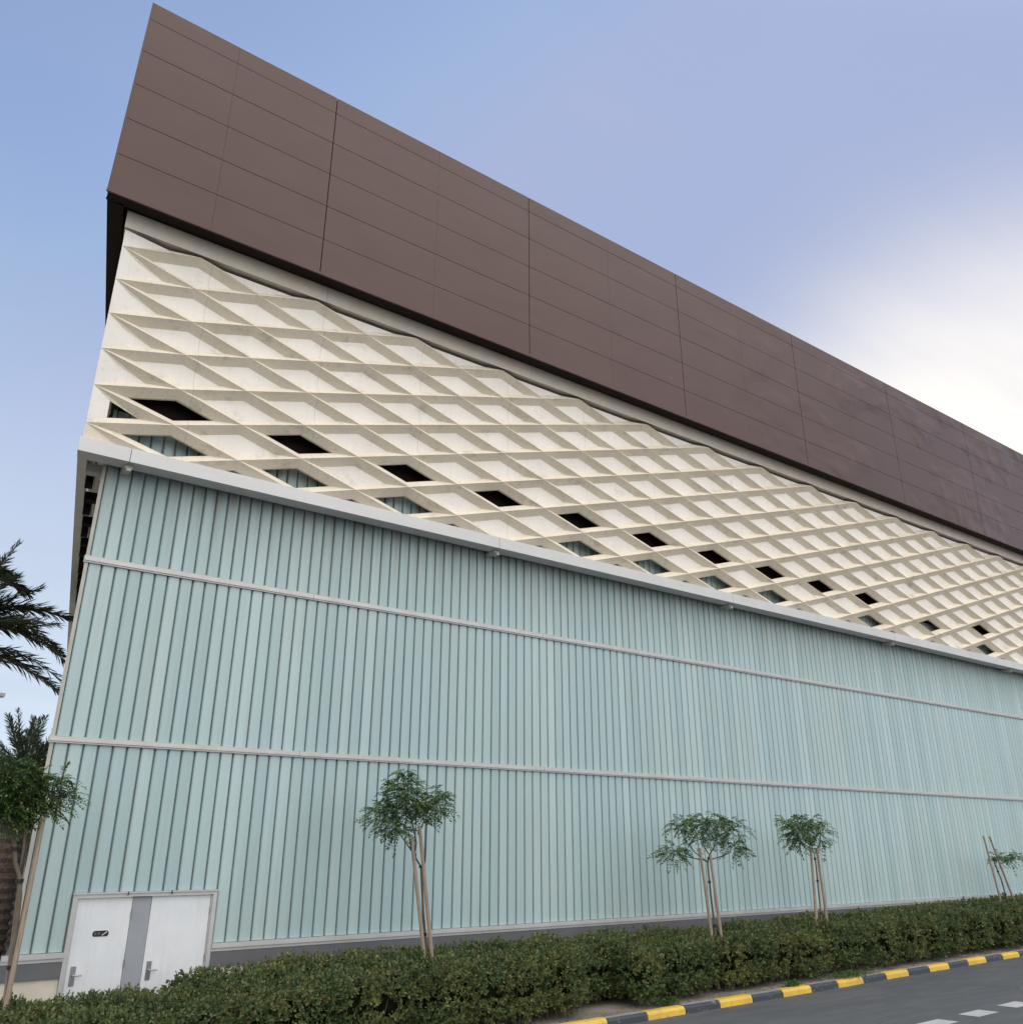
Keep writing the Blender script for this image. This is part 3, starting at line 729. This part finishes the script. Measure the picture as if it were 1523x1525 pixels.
# ------------------------------------------------------------------ young trees on stakes
def young_tree(Y, trunk, branches, lobes, label, seed, rt=0.030, leaf=0.066):
    random.seed(seed); rng = np.random.default_rng(seed)
    pts = [at(a, b_, Y) for a, b_ in trunk]
    base = pts[0].copy(); d0 = (pts[0]-pts[1]).normalized()
    base = pts[0]+d0*((pts[0].z-0.06)/max(0.3, -d0.z))
    root = empty('young_tree', (base.x, base.y, 0.10), label, 'tree', 'young trees planted in the hedge')
    b = MB(); allp = [base]+pts
    b.tube(allp, list(np.linspace(rt, rt*0.55, len(allp))), 9)
    tr = b.build('trunk', 'bark', root, True)
    limbs = []; b = MB()
    for br in branches:
        q = [at(a, b_, Y+(0.0 if i == 0 else random.uniform(-0.12, 0.12))) for i, (a, b_) in enumerate(br)]
        b.tube(q, list(np.linspace(rt*0.5, rt*0.28, len(q))), 6); limbs.append(q[-1])
    anchors = limbs+[pts[-1]]
    bases = []; dirs = []; ups = []
    for (lx, ly, rx, ry, nf) in lobes:
        c = at(lx, ly, Y); s_ = px_size(c); ex = CR*rx*s_; ez = CU*ry*s_; ey = Vector((CF.x, CF.y, 0)).normalized()*0.5*(rx+ry)*s_
        a = min(anchors, key=lambda p: (p-c).length)
        mid = (a+c)/2+Vector((random.uniform(-.05, .05), random.uniform(-.05, .05), 0.04))
        b.tube([a, mid, c], [rt*0.30, rt*0.24, rt*0.16], 5)
        for f in range(int(nf*1.08)):
            v = Vector(rng.normal(0, 1, 3)).normalized()*(rng.uniform(0, 1)**0.45)
            st_ = c+ex*v.x*0.85+ez*v.y*0.85+ey*v.z*0.85
            if f % 3 == 0: b.tube([c, (c+st_)/2+Vector((0, 0, 0.03)), st_], [rt*0.13, rt*0.10, rt*0.06], 4, cap=False)
            out = (st_-c).normalized()+Vector(rng.normal(0, 0.5, 3)); out.z = out.z*0.5-0.05; out.normalize()
            flen = rng.uniform(0.14, 0.24)*leaf/0.060; upv = Vector((0, 0, 1))+Vector(rng.normal(0, 0.35, 3)); sd_ = out.cross(upv).normalized()
            nl = 5
            for k in range(nl):
                t = (k+0.6)/nl; pos = st_+out*flen*t-Vector((0, 0, 1))*flen*0.35*t*t
                for sg_ in (-1, 1):
                    dd = out*0.75+sd_*sg_*0.8-Vector((0, 0, rng.uniform(-0.15, 0.35)))
                    bases.append(pos); dirs.append(dd); ups.append(upv)
            bases.append(st_+out*flen-Vector((0, 0, 1))*flen*0.35); dirs.append(out-Vector((0, 0, 0.5))); ups.append(upv)
    b.build('limbs', 'dark_stem', root, True)
    n = len(bases); L = rng.uniform(0.75, 1.25, n)*leaf
    leaves_obj('crown', np.array([tuple(v) for v in bases]), np.array([tuple(v) for v in dirs]), np.array([tuple(v) for v in ups]), L, L*0.50, 'tree_leaf', root)
    # rubber ties round the trunk
    for k, t in enumerate((0.30, 0.62, 0.9)):
        i = min(int(t*(len(allp)-1)), len(allp)-2); p = allp[i].lerp(allp[i+1], t*(len(allp)-1)-i)
        if p.z < 1.0: continue
        m_ = MB(); m_.tube([p+Vector((0, 0, -0.025)), p+Vector((0, 0, 0.025))], [rt*1.18]*2, 9); m_.build('tie', 'rubber', root)
    return root
def stake(Y, lo, hi, label, r=0.034):
    a, c_ = at(*lo, Y), at(*hi, Y); d = (a-c_).normalized(); base = a+d*((a.z-0.02)/max(0.4, -d.z))
    root = MB().tube([base, base.lerp(c_, 0.5)+Vector((0.008, 0, 0)), c_], [r*1.05, r, r*0.9], 8).build('tree_stake', 'stake_wood')
    # object origin at the stake's foot
    root.data.transform(Matrix.Translation(-base)); root.location = base
    tag(root, label, 'stake', 'wooden stakes holding the young trees'); return root
young_tree(14.4, [(10.7, 1502), (18, 1426), (29, 1334), (29, 1304), (23, 1285), (20, 1234)],
           [[(29, 1310), (36, 1280), (41, 1250), (48.8, 1215)], [(23, 1285), (20, 1240), (24, 1200)], [(48, 1220), (62, 1205), (76, 1190)]],
           [(15, 1165, 44, 42, 330), (-25, 1185, 40, 40, 200), (38, 1200, 26, 24, 120), (60, 1172, 22, 26, 60), (92, 1160, 16, 14, 26), (98, 1188, 20, 14, 30), (80, 1180, 18, 22, 36), (8, 1215, 32, 16, 130), (76, 1205, 16, 10, 18)],
           'young tree with a dense crown at the corner of the hall', 11, 0.045, 0.058)
stake(14.25, (12, 1480), (65, 1218), 'pinkish wooden stake leaning across the corner glass right of the corner tree')
stake(14.5, (10, 1470), (43, 1214), 'wooden stake close against the trunk of the corner tree')
young_tree(14.2, [(635.5, 1425), (630, 1359), (627, 1292), (620, 1280), (614.6, 1267)],
           [[(614.6, 1270), (605, 1256), (596.5, 1245)], [(617, 1275), (620, 1256), (614.6, 1228), (606, 1205), (602, 1175)], [(627, 1300), (633, 1284), (634.5, 1256), (635.5, 1222), (645, 1205)], [(612, 1264), (607.7, 1236)]],
           [(600, 1192, 34, 30, 150), (604, 1170, 24, 20, 60), (571, 1212, 24, 20, 75), (652, 1195, 19, 21, 60), (588, 1236, 20, 13, 40), (630, 1210, 20, 15, 50), (602, 1152, 9, 11, 16), (655, 1182, 14, 10, 20)],
           'tallest young tree, bushy crown leaning left above two stakes, right of the doors', 22, 0.026, 0.064)
stake(14.11, (631.4, 1430), (613, 1249), 'shorter left stake of the tallest young tree')
stake(14.09, (642.5, 1425), (624.4, 1229.6), 'longer right stake of the tallest young tree')
young_tree(14.2, [(1065, 1389), (1058.7, 1339), (1053.5, 1287), (1056, 1273)],
           [[(1056, 1273), (1062.6, 1263), (1066, 1248), (1068, 1232)], [(1054.8, 1272), (1044, 1255), (1040, 1240)], [(1053, 1284), (1036, 1271), (1023, 1256), (1014, 1240)], [(1052, 1282), (1031, 1278), (1012, 1274)], [(1057, 1281), (1073, 1276), (1088, 1270)]],
           [(1050, 1226, 34, 18, 100), (1040, 1240, 20, 14, 36), (1088, 1236, 24, 20, 66), (1003, 1268, 22, 14, 50), (1012, 1230, 20, 11, 36), (1093, 1266, 16, 10, 28), (1068, 1252, 18, 10, 26)],
           'young tree with a wide flat open crown and a low branch to the left', 33, 0.028, 0.070)
stake(14.11, (1058.7, 1390), (1041.6, 1263), 'left stake of the young tree with the wide flat crown')
stake(14.09, (1073, 1391), (1057, 1273), 'right stake of the young tree with the wide flat crown')
young_tree(14.4, [(1222.8, 1368), (1218.9, 1331), (1215, 1292), (1212, 1271)],
           [[(1212, 1271), (1204, 1262), (1192.6, 1253)], [(1212, 1272), (1217, 1264), (1222, 1252)], [(1211, 1270), (1207, 1255), (1203, 1240)]],
           [(1190, 1236, 24, 20, 90), (1222, 1244, 16, 18, 46), (1174, 1222, 12, 9, 22), (1205, 1228, 20, 14, 48), (1188, 1252, 16, 8, 24)],
           'young tree with a small round crown between two straight stakes', 44, 0.026, 0.075)
stake(14.33, (1215.4, 1372), (1207, 1264), 'left stake of the young tree with the small round crown', 0.036)
stake(14.31, (1231, 1372), (1216, 1263), 'right stake of the young tree with the small round crown', 0.036)
young_tree(15.0, [(1498.5, 1338), (1490, 1308.7), (1481, 1286.6), (1477.7, 1276)],
           [[(1479.6, 1283.5), (1488, 1280), (1500, 1281), (1509.5, 1277), (1516, 1276)], [(1479, 1282), (1485, 1276)]],
           [(1485, 1278, 6, 5, 18), (1500, 1280, 9, 5, 14), (1512, 1276, 7, 5, 16), (1503, 1270, 3, 5, 5)],
           'sparse young tree with few leaves between two tall leaning stakes at the right edge', 55, 0.030, 0.085)
stake(14.94, (1489, 1340), (1464, 1245), 'left leaning stake of the sparse young tree', 0.032)
stake(14.90, (1510, 1343), (1473, 1246), 'right leaning stake of the sparse young tree', 0.032)

# ------------------------------------------------------------------ date palms beyond the corner
def frond_data(p0, pts, n, lmax, rng, acc):
    """pts: polyline of the rachis; adds leaflets"""
    P = [p0]+pts
    # resample with Catmull-Rom
    S = []
    Q = [P[0]]+P+[P[-1]]
    for i in range(len(P)-1):
        a, b_, c, d = Q[i], Q[i+1], Q[i+2], Q[i+3]
        for t in np.linspace(0, 1, 10, endpoint=False):
            S.append(0.5*((2*b_)+(c-a)*t+(2*a-5*b_+4*c-d)*t*t+(3*b_-a-3*c+d)*t**3))
    S.append(P[-1]); m_ = len(S)
    for k in range(n):
        t = 0.10+0.90*k/(n-1); f = t*(m_-1); i = min(int(f), m_-2); pos = S[i].lerp(S[i+1], f-i); tan = (S[i+1]-S[i]).normalized()
        side = tan.cross(Vector((0, 0, 1)))
        if side.length < 0.1: side = Vector((1, 0, 0))
        side.normalize(); up = side.cross(tan)
        ln = lmax*(0.35+0.65*math.sin(math.pi*min(1, 0.12+0.80*t)))*rng.uniform(0.8, 1.1)
        for sg_ in (-1, 1):
            dd = tan*(0.65+0.5*t)+side*sg_*0.75+up*rng.uniform(-0.35, 0.75)+Vector((0, 0, -0.12))
            acc[0].append(pos); acc[1].append(dd); acc[2].append(up+Vector(rng.normal(0, .3, 3))); acc[3].append(ln)
    return S
def date_palm(base, h, r, nfr, flen, label, seed, extra=(), elmin=-0.35, lw=0.022):
    rng = np.random.default_rng(seed); base = Vector(base)
    root = empty('palm_tree', base, label, 'palm tree', 'palms beyond the corner of the hall')
    b = MB(); zz = np.linspace(-0.05, h, 46)
    b.tube([base+Vector((0.05*math.sin(z*0.6), 0.04*math.cos(z*0.5), z)) for z in zz], [r*(1.12 if i % 2 else 0.92)*(1.15-0.25*z/h) for i, z in enumerate(zz)], 14)
    b.build('trunk', 'palm_bark', root)
    top = base+Vector((0, 0, h)); acc = ([], [], [], []); rb = MB()
    for i in range(nfr):
        az = i*2.39996+rng.uniform(-.2, .2); el = elmin+(1.35-elmin)*(i/nfr)**0.8; L = flen*rng.uniform(0.85, 1.1)
        hd = Vector((math.cos(az), math.sin(az), 0)); pts = []
        for t in (0.33, 0.66, 1.0):
            pts.append(top+hd*L*t*math.cos(el)*(1-0.12*t)+Vector((0, 0, 1))*(L*t*math.sin(el)-0.42*L*t*t*math.cos(el)*0.9))
        S = frond_data(top, pts, 60, 0.42*flen/3.0, rng, acc); rb.tube(S, list(np.linspace(0.032, 0.006, len(S))), 5, cap=False)
    for pts in extra:
        S = frond_data(top, pts, 170, 0.62, rng, acc); rb.tube(S, list(np.linspace(0.032, 0.006, len(S))), 5, cap=False)
    rb.build('frond_stalks', 'palm_leaf', root, True)
    L = np.array(acc[3]); f = lambda q: np.array([tuple(v) for v in q])
    leaves_obj('crown', f(acc[0]), f(acc[1]), f(acc[2]), L, L*0.0+lw, 'palm_leaf', root)
YP = 25.0
cc = at(-95, 955, YP)
ex = [[at(-50, 880, YP-.2), at(0, 862, YP-.3), at(38, 882, YP-.4)],
      [at(-40, 915, YP), at(30, 905, YP), at(100, 920, YP)],
      [at(-40, 925, YP+.3), at(30, 928, YP+.4), at(97, 985, YP+.5)],
      [at(-30, 930, YP-.3), at(20, 938, YP-.4), at(84, 968, YP-.5)],
      [at(-40, 975, YP), at(20, 985, YP), at(92, 1032, YP+.2)],
      [at(-60, 860, YP), at(-20, 845, YP), at(14, 858, YP)]]
date_palm((cc.x, cc.y, 0), cc.z, 0.24, 26, 3.4, 'tall palm whose fronds reach in from the left picture edge', 61, ex, 0.15, 0.034)
p_ = at(16, 1240, 23.0); date_palm((p_.x, p_.y, 0), at(20, 1150, 23.0).z, 0.27, 26, 1.7, 'thick trunked palm behind the corner tree at the left picture edge', 62)
p_ = at(47, 1240, 27.0); date_palm((p_.x, p_.y, 0), at(45, 1165, 27.0).z, 0.20, 24, 1.9, 'thinner palm trunk close behind the corner of the hall', 63)
# lamp post at the picture edge
p_ = at(3, 1038, 34.0); p_.x -= 0.10
lp = empty('street_lamp', (p_.x, p_.y, 0), 'pale lamp post at the left picture edge between the palm crowns', 'street lamp')
q_ = at(3, 1038, 34.0)
MB().tube([(p_.x, p_.y, -0.02), (p_.x, p_.y, q_.z)], [0.09, 0.05], 10).build('pole', 'ledge_metal', lp)
MB().box(p_.x-0.12, p_.x+0.16, p_.y-0.25, p_.y+0.25, q_.z, q_.z+0.10).build('lamp_head', 'ledge_metal', lp)
